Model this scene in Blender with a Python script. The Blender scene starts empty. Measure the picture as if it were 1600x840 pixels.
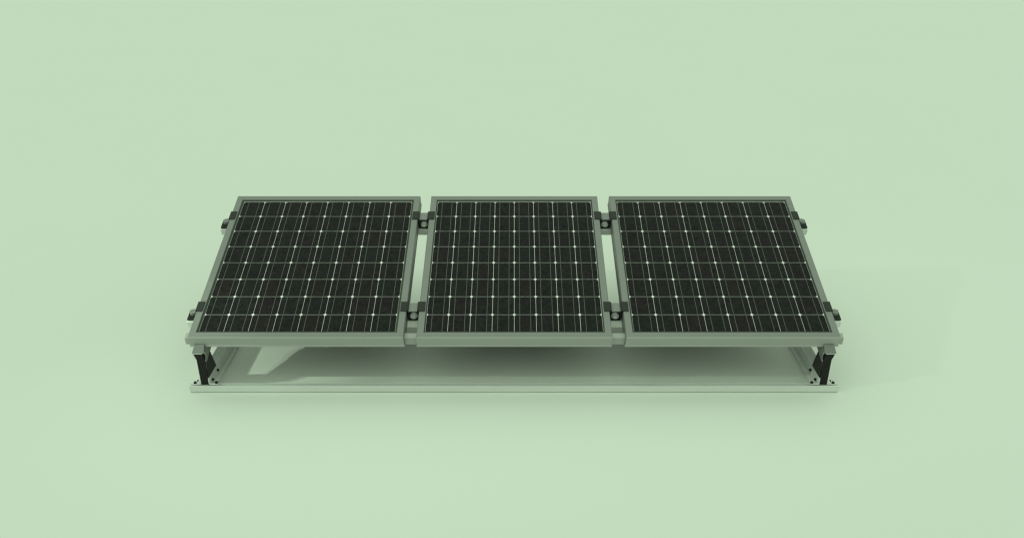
import bpy, bmesh, math, random
from mathutils import Vector, Matrix

# ------------------------------------------------------------------ measured layout
F_PX = 1300.0
PITCH = math.radians(25.8555)          # camera looks down by this much
TILT = math.radians(19.364)            # slope of the panels
CAM = (0.0, -4.6903, 3.1849)
H1 = 0.4154                            # height of the panels' front top edge
CA, SA = math.cos(TILT), math.sin(TILT)

C = bpy.context.scene.collection


def pp(u, v, o=0.0):
    """Panel space (across, up the slope, off the surface) to world."""
    return Vector((u, v * CA - o * SA, H1 + v * SA + o * CA))


# ------------------------------------------------------------------ materials
def srgb(r, g, b):
    f = lambda c: (c / 12.92 if c <= 0.04045 else ((c + 0.055) / 1.055) ** 2.4)
    return (f(r / 255), f(g / 255), f(b / 255), 1.0)


def material(name, col, rough=0.5, metal=0.0, spec=0.5, var=0.06, scale=(9, 9, 9), bump=0.0, rvar=0.1):
    m = bpy.data.materials.new(name)
    m.use_nodes = True
    nt = m.node_tree
    b = nt.nodes['Principled BSDF']
    b.inputs['Metallic'].default_value = metal
    b.inputs['Specular IOR Level'].default_value = spec
    tc = nt.nodes.new('ShaderNodeTexCoord')
    mp = nt.nodes.new('ShaderNodeMapping')
    mp.inputs['Scale'].default_value = scale
    nz = nt.nodes.new('ShaderNodeTexNoise')
    nz.inputs['Scale'].default_value = 1.0
    nz.inputs['Detail'].default_value = 5.0
    nz.inputs['Roughness'].default_value = 0.6
    nt.links.new(tc.outputs['Object'], mp.inputs['Vector'])
    nt.links.new(mp.outputs['Vector'], nz.inputs['Vector'])
    rp = nt.nodes.new('ShaderNodeValToRGB')
    rp.color_ramp.elements[0].position = 0.3
    rp.color_ramp.elements[1].position = 0.7
    rp.color_ramp.elements[0].color = tuple(c * (1 - var) for c in col[:3]) + (1,)
    rp.color_ramp.elements[1].color = tuple(min(1, c * (1 + var)) for c in col[:3]) + (1,)
    nt.links.new(nz.outputs['Fac'], rp.inputs['Fac'])
    nt.links.new(rp.outputs['Color'], b.inputs['Base Color'])
    mr = nt.nodes.new('ShaderNodeMapRange')
    mr.inputs['From Min'].default_value = 0.3
    mr.inputs['From Max'].default_value = 0.7
    mr.inputs['To Min'].default_value = rough * (1 - rvar)
    mr.inputs['To Max'].default_value = min(1, rough * (1 + rvar))
    nt.links.new(nz.outputs['Fac'], mr.inputs['Value'])
    nt.links.new(mr.outputs['Result'], b.inputs['Roughness'])
    if bump:
        bp = nt.nodes.new('ShaderNodeBump')
        bp.inputs['Strength'].default_value = bump
        bp.inputs['Distance'].default_value = 0.002
        nt.links.new(nz.outputs['Fac'], bp.inputs['Height'])
        nt.links.new(bp.outputs['Normal'], b.inputs['Normal'])
    return m


def cell_material():
    """Nearly black silicon: a tint per cell (face attribute) and a fine crystalline mottle."""
    m = bpy.data.materials.new('silicon_cells')
    m.use_nodes = True
    nt = m.node_tree
    b = nt.nodes['Principled BSDF']
    b.inputs['Roughness'].default_value = 0.42
    b.inputs['Specular IOR Level'].default_value = 0.06
    at = nt.nodes.new('ShaderNodeAttribute')
    at.attribute_name = 'cell_tint'
    r1 = nt.nodes.new('ShaderNodeValToRGB')
    r1.color_ramp.elements[0].color = (0.0110, 0.0088, 0.0098, 1)
    r1.color_ramp.elements[1].color = (0.0090, 0.0104, 0.0098, 1)
    nt.links.new(at.outputs['Fac'], r1.inputs['Fac'])
    tc = nt.nodes.new('ShaderNodeTexCoord')
    nz = nt.nodes.new('ShaderNodeTexNoise')
    nz.inputs['Scale'].default_value = 38
    nz.inputs['Detail'].default_value = 6
    nz.inputs['Roughness'].default_value = 0.7
    nz.inputs['Distortion'].default_value = 0.8
    nt.links.new(tc.outputs['Object'], nz.inputs['Vector'])
    mr = nt.nodes.new('ShaderNodeMapRange')
    mr.inputs['From Min'].default_value = 0.3
    mr.inputs['From Max'].default_value = 0.7
    mr.inputs['To Min'].default_value = 0.35
    mr.inputs['To Max'].default_value = 2.3
    nt.links.new(nz.outputs['Fac'], mr.inputs['Value'])
    vm = nt.nodes.new('ShaderNodeVectorMath')
    vm.operation = 'SCALE'
    nt.links.new(r1.outputs['Color'], vm.inputs[0])
    nt.links.new(mr.outputs['Result'], vm.inputs['Scale'])
    nt.links.new(vm.outputs['Vector'], b.inputs['Base Color'])
    return m


M = {
    'ground': material('painted_floor', (0.683, 0.708, 0.668, 1), 0.85, 0, 0.0, 0.004, (0.5, 0.5, 0.5)),
    'frame': material('anodised_frame', (0.205, 0.211, 0.205, 1), 0.48, 0.25, 0.4, 0.05, (1.2, 14, 14)),
    'edge': material('frame_edge_highlight', (0.44, 0.45, 0.435, 1), 0.4, 0.3, 0.4, 0.05, (1.2, 14, 14)),  # highlight painted along the frame's front edges
    'front': material('lit_front_face', (0.375, 0.385, 0.37, 1), 0.48, 0.25, 0.4, 0.04, (1.2, 14, 14)),  # frame grey lightened, standing in for light on the front walls
    'alu': material('pale_aluminium', (0.68, 0.70, 0.68, 1), 0.5, 0.2, 0.4, 0.05, (1.5, 18, 18)),
    'clamp': material('dark_clamp_plastic', (0.024, 0.025, 0.023, 1), 0.55, 0, 0.25, 0.15, (60, 60, 60)),
    'leg': material('dark_leg_profile', (0.019, 0.019, 0.018, 1), 0.5, 0, 0.25, 0.25, (140, 6, 6)),
    'black': material('black_bolt_heads', (0.009, 0.012, 0.009, 1), 0.5, 0, 0.2, 0.1, (60, 60, 60)),
    'shade_gasket': material('gasket_lip_shade', (0.050, 0.062, 0.048, 1), 0.7, 0, 0.2, 0.1, (20, 20, 20)),
    'sheet': material('white_backsheet', (0.70, 0.70, 0.70, 1), 0.6, 0, 0.3, 0.05, (20, 20, 20)),
    'back': material('dark_backsheet', (0.012, 0.013, 0.012, 1), 0.7, 0, 0.2, 0.05, (5, 5, 5)),
    'dark_sheet': material('light_blocking_sheet', (0.012, 0.013, 0.012, 1), 0.6, 0, 0.3, 0.1, (4, 4, 4)),
    'bus': material('silver_busbars', (0.092, 0.092, 0.092, 1), 0.5, 0.2, 0.3, 0.1, (30, 30, 30)),
    'pale': material('bare_aluminium', (0.80, 0.82, 0.79, 1), 0.5, 0.1, 0.4, 0.04, (18, 1.5, 18)),
    'cell': cell_material(),
}


# ------------------------------------------------------------------ mesh helpers
class MB:
    def __init__(self):
        self.bm = bmesh.new()

    def poly(self, pts, mi=0):
        f = self.bm.faces.new([self.bm.verts.new(p) for p in pts])
        f.material_index = mi
        return f

    def loft(self, a, b, mi=0):
        """closed solid between two matching polygons"""
        va = [self.bm.verts.new(p) for p in a]
        vb = [self.bm.verts.new(p) for p in b]
        n = len(a)
        fs = [self.bm.faces.new(va[::-1]), self.bm.faces.new(vb)]
        for i in range(n):
            fs.append(self.bm.faces.new((va[i], va[(i + 1) % n], vb[(i + 1) % n], vb[i])))
        for f in fs:
            f.material_index = mi
        return self

    def box(self, x0, x1, y0, y1, z0, z1, mi=0):
        a = [(x0, y0, z0), (x1, y0, z0), (x1, y1, z0), (x0, y1, z0)]
        return self.loft(a, [(p[0], p[1], z1) for p in a], mi)

    def prism_x(self, prof, x0, x1, mi=0):
        return self.loft([(x0, y, z) for y, z in prof], [(x1, y, z) for y, z in prof], mi)

    def prism_y(self, prof, y0, y1, mi=0):
        return self.loft([(x, y0, z) for x, z in prof], [(x, y1, z) for x, z in prof], mi)

    def cyl(self, c, axis, r, h, n=20, r2=None, mi=0):
        c = Vector(c)
        axis = Vector(axis).normalized()
        t = axis.orthogonal().normalized()
        s = axis.cross(t)
        r2 = r if r2 is None else r2
        ring = lambda q, rr: [q + t * rr * math.cos(2 * math.pi * i / n) + s * rr * math.sin(2 * math.pi * i / n) for i in range(n)]
        return self.loft(ring(c, r), ring(c + axis * h, r2), mi)

    def ring(self, x0, x1, y0, y1, prof, mi=0, bright={}):
        """mitred rectangular ring, profile points are (inwards, height)"""
        loops = []
        for cx, cy, sx, sy in ((x0, y0, 1, 1), (x1, y0, -1, 1), (x1, y1, -1, -1), (x0, y1, 1, -1)):
            loops.append([self.bm.verts.new((cx + sx * d, cy + sy * d, z)) for d, z in prof])
        n = len(prof)
        for k in range(4):
            a, b = loops[k], loops[(k + 1) % 4]
            for i in range(n):
                f = self.bm.faces.new((a[i], b[i], b[(i + 1) % n], a[(i + 1) % n]))
                f.material_index = bright.get((k, i), mi)
        return self

    def build(self, name, mats, parent=None, bevel=0.0, smooth=False, recalc=True, loc=None):
        if recalc:
            bmesh.ops.recalc_face_normals(self.bm, faces=self.bm.faces[:])
        me = bpy.data.meshes.new(name)
        self.bm.to_mesh(me)
        self.bm.free()
        for m in (mats if isinstance(mats, (list, tuple)) else [mats]):
            me.materials.append(M[m])
        if smooth:
            for p in me.polygons:
                p.use_smooth = True
        o = bpy.data.objects.new(name, me)
        C.objects.link(o)
        if parent:
            o.parent = parent
        if loc:
            o.location = loc
        if bevel:
            md = o.modifiers.new('bevel', 'BEVEL')
            md.width = bevel
            md.segments = 2
            md.limit_method = 'ANGLE'
            md.angle_limit = math.radians(25)
            md.harden_normals = False
        return o


def tag(o, label=None, cat=None, group=None, kind=None):
    if label:
        o['label'] = label
    if cat:
        o['category'] = cat
    if group:
        o['group'] = group
    if kind:
        o['kind'] = kind
    return o


def empty(name, loc, tilt=0.0):
    o = bpy.data.objects.new(name, None)
    C.objects.link(o)
    o.location = loc
    o.rotation_euler = (tilt, 0, 0)
    o.empty_display_size = 0.05
    return o


def copy_tree(o, parent=None):
    c = o.copy()
    C.objects.link(c)
    c.parent = parent
    for ch in list(o.children):
        copy_tree(ch, c)
    return c


# ------------------------------------------------------------------ ground
g = MB()
g.poly([(-60, -60, 0), (60, -60, 0), (60, 60, 0), (-60, 60, 0)])
tag(g.build('ground', 'ground', recalc=False), 'plain pale green studio floor', kind='structure')

# ------------------------------------------------------------------ solar panels
LEN = 1.4241          # up the slope
THK = 0.090           # frame depth
RIM = 0.046
GV0, GV1 = 0.0430, 1.3622


def make_panel(xc, width, cells_w, label, seed):
    rnd = random.Random(seed)
    t = tag(empty('solar_panel', pp(xc, 0, 0), TILT), label, 'solar panel', 'solar panels in a row')
    hw = width / 2
    fr = MB()
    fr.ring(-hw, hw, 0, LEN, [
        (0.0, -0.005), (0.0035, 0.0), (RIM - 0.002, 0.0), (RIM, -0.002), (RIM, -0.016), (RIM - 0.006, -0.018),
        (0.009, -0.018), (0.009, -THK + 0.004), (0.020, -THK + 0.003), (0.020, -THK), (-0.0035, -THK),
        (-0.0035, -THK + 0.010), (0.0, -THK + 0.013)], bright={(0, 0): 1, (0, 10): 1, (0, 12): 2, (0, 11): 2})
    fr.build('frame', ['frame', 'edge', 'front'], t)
    gk = MB()  # dark ring whose colour draws the shade line inside the frame lip
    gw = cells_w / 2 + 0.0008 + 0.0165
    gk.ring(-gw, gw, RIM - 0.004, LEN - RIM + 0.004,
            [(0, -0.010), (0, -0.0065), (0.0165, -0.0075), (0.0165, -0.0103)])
    gk.build('shade_gasket', 'shade_gasket', t)
    # laminate: backing sheet, 8 x 8 cells with cropped corners, ribbons
    lm = MB()
    bx, by0, by1 = hw - RIM + 0.003, RIM - 0.003, LEN - RIM + 0.003
    zs = -0.0105
    lm.box(-bx, bx, by0, by1, zs - 0.005, zs, 0)
    for f in lm.bm.faces:
        if f.calc_center_median().z < zs - 0.004:
            f.material_index = 3
    lay = lm.bm.faces.layers.float.new('cell_tint')
    pw, pv = cells_w / 8, (GV1 - GV0) / 8
    gap, gapv, ch = 0.0012, 0.00105, 0.0105
    zc = zs + 0.0006
    for i in range(8):
        for j in range(8):
            x0, x1 = -cells_w / 2 + i * pw + gap, -cells_w / 2 + (i + 1) * pw - gap
            y0, y1 = GV0 + j * pv + gapv, GV0 + (j + 1) * pv - gapv
            f = lm.poly([(x0 + ch, y0, zc), (x1 - ch, y0, zc), (x1, y0 + ch, zc), (x1, y1 - ch, zc),
                         (x1 - ch, y1, zc), (x0 + ch, y1, zc), (x0, y1 - ch, zc), (x0, y0 + ch, zc)], 1)
            f[lay] = min(1, max(0, rnd.gauss(0.5, 0.33)))
        for q in (0.25, 0.75):
            xb = -cells_w / 2 + (i + q) * pw
            zb = zc + 0.0004
            lm.poly([(xb - 0.0019, GV0 + 0.003, zb), (xb + 0.0019, GV0 + 0.003, zb),
                     (xb + 0.0019, GV1 - 0.003, zb), (xb - 0.0019, GV1 - 0.003, zb)], 2)
    lm.build('cell_sheet', ['sheet', 'cell', 'bus', 'back'], t, recalc=False)
    return t


P1 = (-2.1350, -0.7245)
P2 = (-0.6400, 0.6420)
P3 = (0.7326, 2.1350)
make_panel(sum(P1) / 2, P1[1] - P1[0], 1.290, 'wide black solar panel in grey frame, leftmost of the three in the row', 3)
make_panel(sum(P2) / 2, P2[1] - P2[0], 1.173, 'narrower black solar panel between the two wider ones', 11)
make_panel(sum(P3) / 2, P3[1] - P3[0], 1.290, 'wide black solar panel in grey frame, rightmost of the three in the row', 23)

# ------------------------------------------------------------------ rails under the panels
RTOP = -0.0915
for v0, what in ((0.2114, 'grey aluminium rail under the lower clamps, nearer the panels\' front edge'),
                 (1.1347, 'grey aluminium rail under the upper clamps, near the panels\' back edge')):
    r = MB()
    w, hh = 0.102, 0.052
    # rail profile with a T-slot on its upper side
    r.prism_x([(0, 0), (0.036, 0), (0.036, -0.010), (0.026, -0.010), (0.026, -0.022), (0.076, -0.022), (0.076, -0.010),
               (0.066, -0.010), (0.066, 0), (w, 0), (w, -hh), (0, -hh)], -2.222, 2.222)
    o = r.build('mounting_rail', 'pale' if v0 < 0.5 else 'alu', bevel=0.002)
    o.location = pp(0, v0, RTOP)
    o.rotation_euler = (TILT, 0, 0)
    tag(o, what, 'rail', 'rails carrying the panels')

eb = MB()
eb.prism_x([(0.052, -0.035), (0.085, -0.018), (0.090, -0.018), (0.090, -0.085), (0.055, -0.085)], -2.176, 2.176)
o = eb.build('edge_beam', 'front', bevel=0.002)
o.location = (0, 0, H1)
tag(o, 'faceted grey beam along the panels\' front edge, its ends poking out at both sides', 'beam')

# ------------------------------------------------------------------ clamps
CL = 0.084            # length up the slope


def make_mid_clamp():
    t = empty('mid_clamp', (0, 0, 0), TILT)
    hg = 0.040          # half of the gap between two frames
    ov = 0.043          # grip on each frame
    for s in (-1, 1):
        f = MB()
        x = sorted((s * (hg - 0.004), s * (hg + ov)))
        f.box(x[0], x[1], 0, CL, 0.0006, 0.007)
        f.box(*sorted((s * (hg - 0.0045), s * (hg - 0.0095))), 0, CL, -0.080, 0.0065)
        f.build('flange', 'clamp', t, bevel=0.0015)
    pl = MB()
    pl.box(-hg + 0.0045, hg - 0.0045, -0.004, CL, -0.086, -0.078)
    pl.build('base_plate', 'black', t)
    w = MB()
    w.box(-hg + 0.010, hg - 0.010, 0.004, CL - 0.002, -0.010, -0.005)
    w.build('bridge_plate', 'frame', t, bevel=0.0015)
    b = MB()
    b.cyl((0, 0.027, -0.078), (0, 0, 1), 0.0265, 0.003, 24)
    b.cyl((0, 0.027, -0.0752), (0, 0, 1), 0.0215, 0.013, 24, 0.020)
    b.build('bolt', 'pale', t, bevel=0.0015)
    return t


def make_end_clamp(s):
    t = empty('end_clamp', (0, 0, 0), TILT)
    f = MB()
    f.box(*sorted((-s * 0.040, s * 0.006)), 0, CL, 0.0006, 0.007)
    f.box(*sorted((s * 0.0015, s * 0.0065)), 0, CL, -0.080, 0.0065)
    f.build('flange', 'clamp', t, bevel=0.0015)
    pl = MB()
    pl.box(*sorted((s * 0.007, s * 0.084)), -0.004, CL, -0.086, -0.078)
    pl.build('base_plate', 'black', t)
    b = MB()
    b.cyl((s * 0.052, 0.055, -0.078), (0, 0, 1), 0.0265, 0.004, 24)
    b.cyl((s * 0.052, 0.055, -0.0742), (0, 0, 1), 0.024, 0.014, 24, 0.0225)
    b.build('bolt', 'frame', t, bevel=0.0015)
    return t


GAPS = (((P1[1] + P2[0]) / 2, 'left'), ((P2[1] + P3[0]) / 2, 'right'))
ROWS = ((0.2285, 'lower', 'front'), (1.1520, 'upper', 'back'))
mid = None
for gx, side in GAPS:
    for v, lvl, near in ROWS:
        c = mid = make_mid_clamp() if mid is None else copy_tree(mid)
        c.location = pp(gx, v, 0)
        tag(c, 'dark bolted clamp in the %s gap between panels, on the %s rail' % (side, lvl), 'clamp', 'clamps between the panels')
for s, x, side in ((-1, P1[0], 'left'), (1, P3[1], 'right')):
    first = None
    for v, lvl, near in ROWS:
        c = first = make_end_clamp(s) if first is None else copy_tree(first)
        c.location = pp(x, v, 0)
        tag(c, 'dark clamp gripping the %s outer edge of the panel row, on the %s rail\'s end' % (side, lvl), 'clamp', 'clamps at the row\'s outer edges')

# ------------------------------------------------------------------ long base rail on the floor
br = MB()
YB = -0.0214
br.prism_x([(YB + 0.006, 0.0065), (YB, 0.0075), (YB, 0.0528), (YB + 0.007, 0.0528), (YB + 0.007, 0.032),
            (YB + 0.031, 0.032), (YB + 0.031, 0.0528), (YB + 0.036, 0.0528), (YB + 0.036, 0.001), (YB + 0.006, 0.001)], -2.176, 2.176)
o = br.build('base_rail', 'alu', bevel=0.0012)
tag(o, 'long pale grey rail lying on the floor along the front', 'rail')

# ------------------------------------------------------------------ added unseen sheets that block light from behind the panels
for a, b, what in ((-1.62, -0.87, 'behind the wide panel at the left end'), (-0.61, 0.61, 'behind the narrower panel'),
                   (0.87, 1.62, 'behind the wide panel at the right end')):
    t = tag(empty('light_blocker', ((a + b) / 2, 0.95, 0)), 'sheet ' + what + ', added out of view to block light from the back', 'light blocker', 'added sheets blocking light')
    x = (b - a) / 2
    for name, mat, y in (('blocking_sheet', 'dark_sheet', 0.0), ('bounce_sheet', 'pale', 0.0035)):  # dark side stops light, pale side bounces it onto the floor behind
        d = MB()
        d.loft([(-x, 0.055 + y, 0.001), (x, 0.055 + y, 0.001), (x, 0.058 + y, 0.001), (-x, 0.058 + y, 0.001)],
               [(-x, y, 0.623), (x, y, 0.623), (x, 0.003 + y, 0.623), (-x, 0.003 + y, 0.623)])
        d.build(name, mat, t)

# ------------------------------------------------------------------ side supports
XW = 2.0567           # inner face of the side rail's web


def make_support(s, label):
    t = tag(empty('side_support', (s * 2.08, 0.6, 0)), label, 'support frame', 'frames under the row\'s two ends')
    L = Vector((s * 2.08, 0.6, 0))
    inv = (-L.x, -L.y, -L.z)

    def B(mb, name, mat, par=t, bevel=0.0015):
        bmesh.ops.translate(mb.bm, verts=mb.bm.verts[:], vec=inv)
        return mb.build(name, mat, par, bevel=bevel)

    X = lambda x: -s * x       # a left-hand coordinate, mirrored for the right side
    # side rail: web with a groove line, foot flange on the floor
    m = MB()
    prof = [(-2.092, 0.002), (-XW, 0.002), (-XW, 0.088), (-XW + 0.003, 0.0885), (-XW + 0.003, 0.094), (-XW - 0.001, 0.0955),
            (-2.084, 0.1385), (-2.0855, 0.1425), (-2.092, 0.1425), (-2.092, 0.136), (-2.066, 0.0925), (-2.066, 0.010), (-2.092, 0.010)]
    m.prism_y([(X(a), b) for a, b in prof], 0.020, 1.30)
    B(m, 'side_rail', 'alu')
    ff = MB()
    ff.prism_y([(X(a), b) for a, b in ((-XW + 0.0003, 0.002), (-2.026, 0.002), (-2.026, 0.010), (-XW + 0.0003, 0.013))], 0.020, 1.30)
    B(ff, 'foot_flange', 'pale')
    # front leg: ribbed dark upright, kinked outwards at the top
    lg = MB()
    ribs = []
    n = 5
    x0, x1 = -2.0985, -2.0465
    for k in range(n):
        a = x0 + (x1 - x0) * k / n
        b = x0 + (x1 - x0) * (k + 1) / n
        ribs += [(a, 0.0), (a + 0.0025, -0.004), (b - 0.0025, -0.004), (b, 0.0)]
    base = ribs + [(x1, 0.034), (x0, 0.034)]
    def sec(z, dx, dy):
        return [(X(a + dx), b + dy, z) for a, b in base]
    lg.loft(sec(0.0535, 0, 0), sec(0.246, 0, 0))
    lg.loft(sec(0.2462, 0, 0), sec(0.302, -0.012, -0.012))
    B(lg, 'leg', 'leg', bevel=0)
    # light sheet edges wrapped round the leg
    e = MB()
    for z0, z1, d0, d1, y0, y1 in ((0.0535, 0.246, 0, 0, 0, 0), (0.2462, 0.304, 0, -0.012, 0, -0.012)):
        for (a, b) in ((-2.1035, -2.0990), (-2.0460, -2.0430)):
            if b > -2.05 and z0 > 0.2:
                continue
            if b > -2.05:
                z1 = 0.104
            e.loft([(X(a + d0), -0.006 + y0, z0), (X(b + d0), -0.006 + y0, z0), (X(b + d0), 0.03 + y0, z0), (X(a + d0), 0.03 + y0, z0)],
                   [(X(a + d1), -0.006 + y1, z1), (X(b + d1), -0.006 + y1, z1), (X(b + d1), 0.03 + y1, z1), (X(a + d1), 0.03 + y1, z1)])
    B(e, 'edge_strip', 'pale', bevel=0)
    # gusset: dark plate with a pale folded rim
    gp = [(-0.004, 0.108), (0.146, 0.110), (0.0925, 0.254), (0.030, 0.236), (-0.001, 0.236)]
    gr = [(0.004, 0.103), (0.154, 0.105), (0.094, 0.264), (0.030, 0.240), (0.004, 0.240)]
    q = MB()
    q.prism_x(gp, X(-2.0415), X(-2.0385))
    B(q, 'gusset', 'leg', bevel=0)
    q = MB()
    q.prism_x(gr, X(-2.0445), X(-2.0418))
    B(q, 'gusset_rim', 'pale', bevel=0)
    # cap on the leg and its pointed tongue
    cp = MB()
    cp.loft([(X(-2.117), -0.018, 0.3025), (X(-2.0386), -0.018, 0.3025), (X(-2.0386), 0.060, 0.3025), (X(-2.117), 0.060, 0.3025)],
            [(X(-2.104), 0.014, 0.352), (X(-2.0386), 0.014, 0.352), (X(-2.0386), 0.070, 0.352), (X(-2.104), 0.070, 0.352)])
    B(cp, 'leg_cap', 'frame')
    tg = MB()
    tg.prism_x([(0.002, 0.302), (-0.004, 0.238), (0.0, 0.233), (0.090, 0.272), (0.112, 0.290), (0.112, 0.330), (0.01, 0.330)], X(-2.0380), X(-2.0340))
    B(tg, 'cap_tongue', 'frame', bevel=0)
    cl = MB()
    cl.box(*sorted((X(-2.1185), X(-2.0505))), -0.0195, 0.055, 0.2995, 0.3023)
    B(cl, 'cap_lip', 'alu', bevel=0)
    # foot bracket on the base rail and the plate on the side rail
    fb = MB()
    fb.prism_y([(X(-2.158), 0.0532), (X(-2.158), 0.058), (X(-2.128), 0.058), (X(-2.1095), 0.088), (X(-2.1045), 0.088), (X(-2.1045), 0.0532)], -0.008, 0.012)
    B(fb, 'foot_bracket', 'alu')
    fb = MB()
    fb.box(*sorted((X(-2.0425), X(-1.986))), -0.008, 0.013, 0.0532, 0.058)
    B(fb, 'foot_bracket', 'alu')
    sp = MB()
    sp.prism_x([(0.022, 0.012), (0.175, 0.012), (0.200, 0.085), (0.175, 0.104), (0.022, 0.104)], X(-XW + 0.0035), X(-XW + 0.0065))
    B(sp, 'fixing_plate', 'alu', bevel=0.001)
    # black bolts
    def bolt(c, ax, r=0.0105):
        b = MB()
        b.cyl(c, ax, r, 0.006, 6)
        b.cyl(Vector(c) + Vector(ax) * 0.006, ax, r * 0.8, 0.006, 16, r * 0.6)
        B(b, 'bolt', 'black', bevel=0.0008)
    ix = (X(1.0), 0, 0)
    bolt((X(-XW + 0.0068), 0.178, 0.052), ix)
    bolt((X(-XW + 0.0068), 0.070, 0.046), ix)
    bolt((X(-2.1420), 0.006, 0.0582), (0, 0, 1), 0.0115)
    bolt((X(-2.0000), 0.008, 0.0582), (0, 0, 1), 0.0115)
    bolt((X(-2.1230), 0.0124, 0.069), (0, 1, 0), 0.009)
    bolt((X(-2.0338), 0.100, 0.2955), ix, 0.010)
    # sloping rafter under the rails and the tall rear leg
    rf = MB()
    xs = [X(-2.100), X(-2.055)]
    def q4(v):
        return [pp(xs[0], v, -0.150), pp(xs[1], v, -0.150), pp(xs[1], v, -0.215), pp(xs[0], v, -0.215)]
    rf.loft(q4(0.035), q4(1.36))
    B(rf, 'rafter', 'alu')
    for v0 in (0.2114, 1.1347):
        k = MB()
        a = [pp(xs[0], v0 + 0.01, -0.1437), pp(xs[1], v0 + 0.01, -0.1437), pp(xs[1], v0 + 0.09, -0.1437), pp(xs[0], v0 + 0.09, -0.1437)]
        b = [pp(xs[0], v0 + 0.01, -0.1502), pp(xs[1], v0 + 0.01, -0.1502), pp(xs[1], v0 + 0.09, -0.1502), pp(xs[0], v0 + 0.09, -0.1502)]
        k.loft(a, b)
        B(k, 'rail_pad', 'clamp', bevel=0)
    k = MB()
    k.loft([pp(xs[0], 0.055, -0.0925), pp(xs[1], 0.055, -0.0925), pp(xs[1], 0.208, -0.0925), pp(xs[0], 0.208, -0.0925)],
           [pp(xs[0], 0.055, -0.1495), pp(xs[1], 0.055, -0.1495), pp(xs[1], 0.208, -0.1495), pp(xs[0], 0.208, -0.1495)])
    B(k, 'packer', 'clamp', bevel=0)
    rl = MB()
    rl.box(*sorted((X(-2.053), X(-2.012))), 1.16, 1.20, 0.010, 0.640)
    B(rl, 'rear_leg', 'leg')
    return t


for s, label in ((-1, 'left'), (1, 'right')):
    make_support(s, 'grey rail and dark bolted leg holding up the %s end of the panel row' % label)

# ------------------------------------------------------------------ light
w = bpy.data.worlds.new('World')
bpy.context.scene.world = w
w.use_nodes = True
bg = w.node_tree.nodes['Background']
AMB, KEY = 0.992, 0.062
TINT = (0.80, 1.0, 0.762)
bg.inputs['Color'].default_value = TINT + (1,)
# soft overhead studio light: strongest at the zenith, weaker towards the horizon
LOW = 0.40
wt = w.node_tree
wc = wt.nodes.new('ShaderNodeTexCoord')
wx = wt.nodes.new('ShaderNodeSeparateXYZ')
wm = wt.nodes.new('ShaderNodeMapRange')
wm.inputs['From Min'].default_value = 0.0
wm.inputs['From Max'].default_value = 1.0
wm.inputs['To Min'].default_value = AMB * LOW
wm.inputs['To Max'].default_value = AMB * (LOW + 1.5 * (1 - LOW))
wt.links.new(wc.outputs['Generated'], wx.inputs['Vector'])
wt.links.new(wx.outputs['Z'], wm.inputs['Value'])
wt.links.new(wm.outputs['Result'], bg.inputs['Strength'])

D = Vector((1.71, 0.48, -1.0)).normalized()


def spot(name, aim, power, reach, radius, blend, size):
    d = bpy.data.lights.new(name, 'SPOT')
    d.energy = power * 4 * math.pi ** 2 * reach ** 2 / abs(D.z)
    d.color = TINT
    d.spot_size = 2 * math.atan(radius / reach)
    d.spot_blend = blend
    d.shadow_soft_size = size
    o = bpy.data.objects.new(name, d)
    C.objects.link(o)
    o.location = Vector(aim) - D * reach
    o.rotation_euler = D.to_track_quat('-Z', 'Y').to_euler()


# wide key spot from the left, fading out; narrow spot added to brighten the floor patch
spot('wide_spot_lamp', (0.1, 0.4, 0), KEY, 24.0, 2.35, 1.0, 0.14)
spot('patch_fill_spot', (-1.50, 0.42, 0), 0.21, 12.0, 0.46, 0.85, 0.06)

# ------------------------------------------------------------------ camera
cd = bpy.data.cameras.new('camera')
cd.sensor_width = 36
cd.lens = F_PX / 1600 * 36
cd.shift_x = -3.3 / 1600
cd.clip_end = 500
co = bpy.data.objects.new('camera', cd)
C.objects.link(co)
co.location = CAM
co.rotation_euler = (math.pi / 2 - PITCH, 0, 0)
sc = bpy.context.scene
sc.camera = co
sc.view_settings.view_transform = 'Standard'
sc.view_settings.look = 'None'
sc.view_settings.exposure = 0
sc.view_settings.gamma = 1
sc.cycles.filter_width = 1.3
sc.cycles.max_bounces = 8
sc.cycles.diffuse_bounces = 5
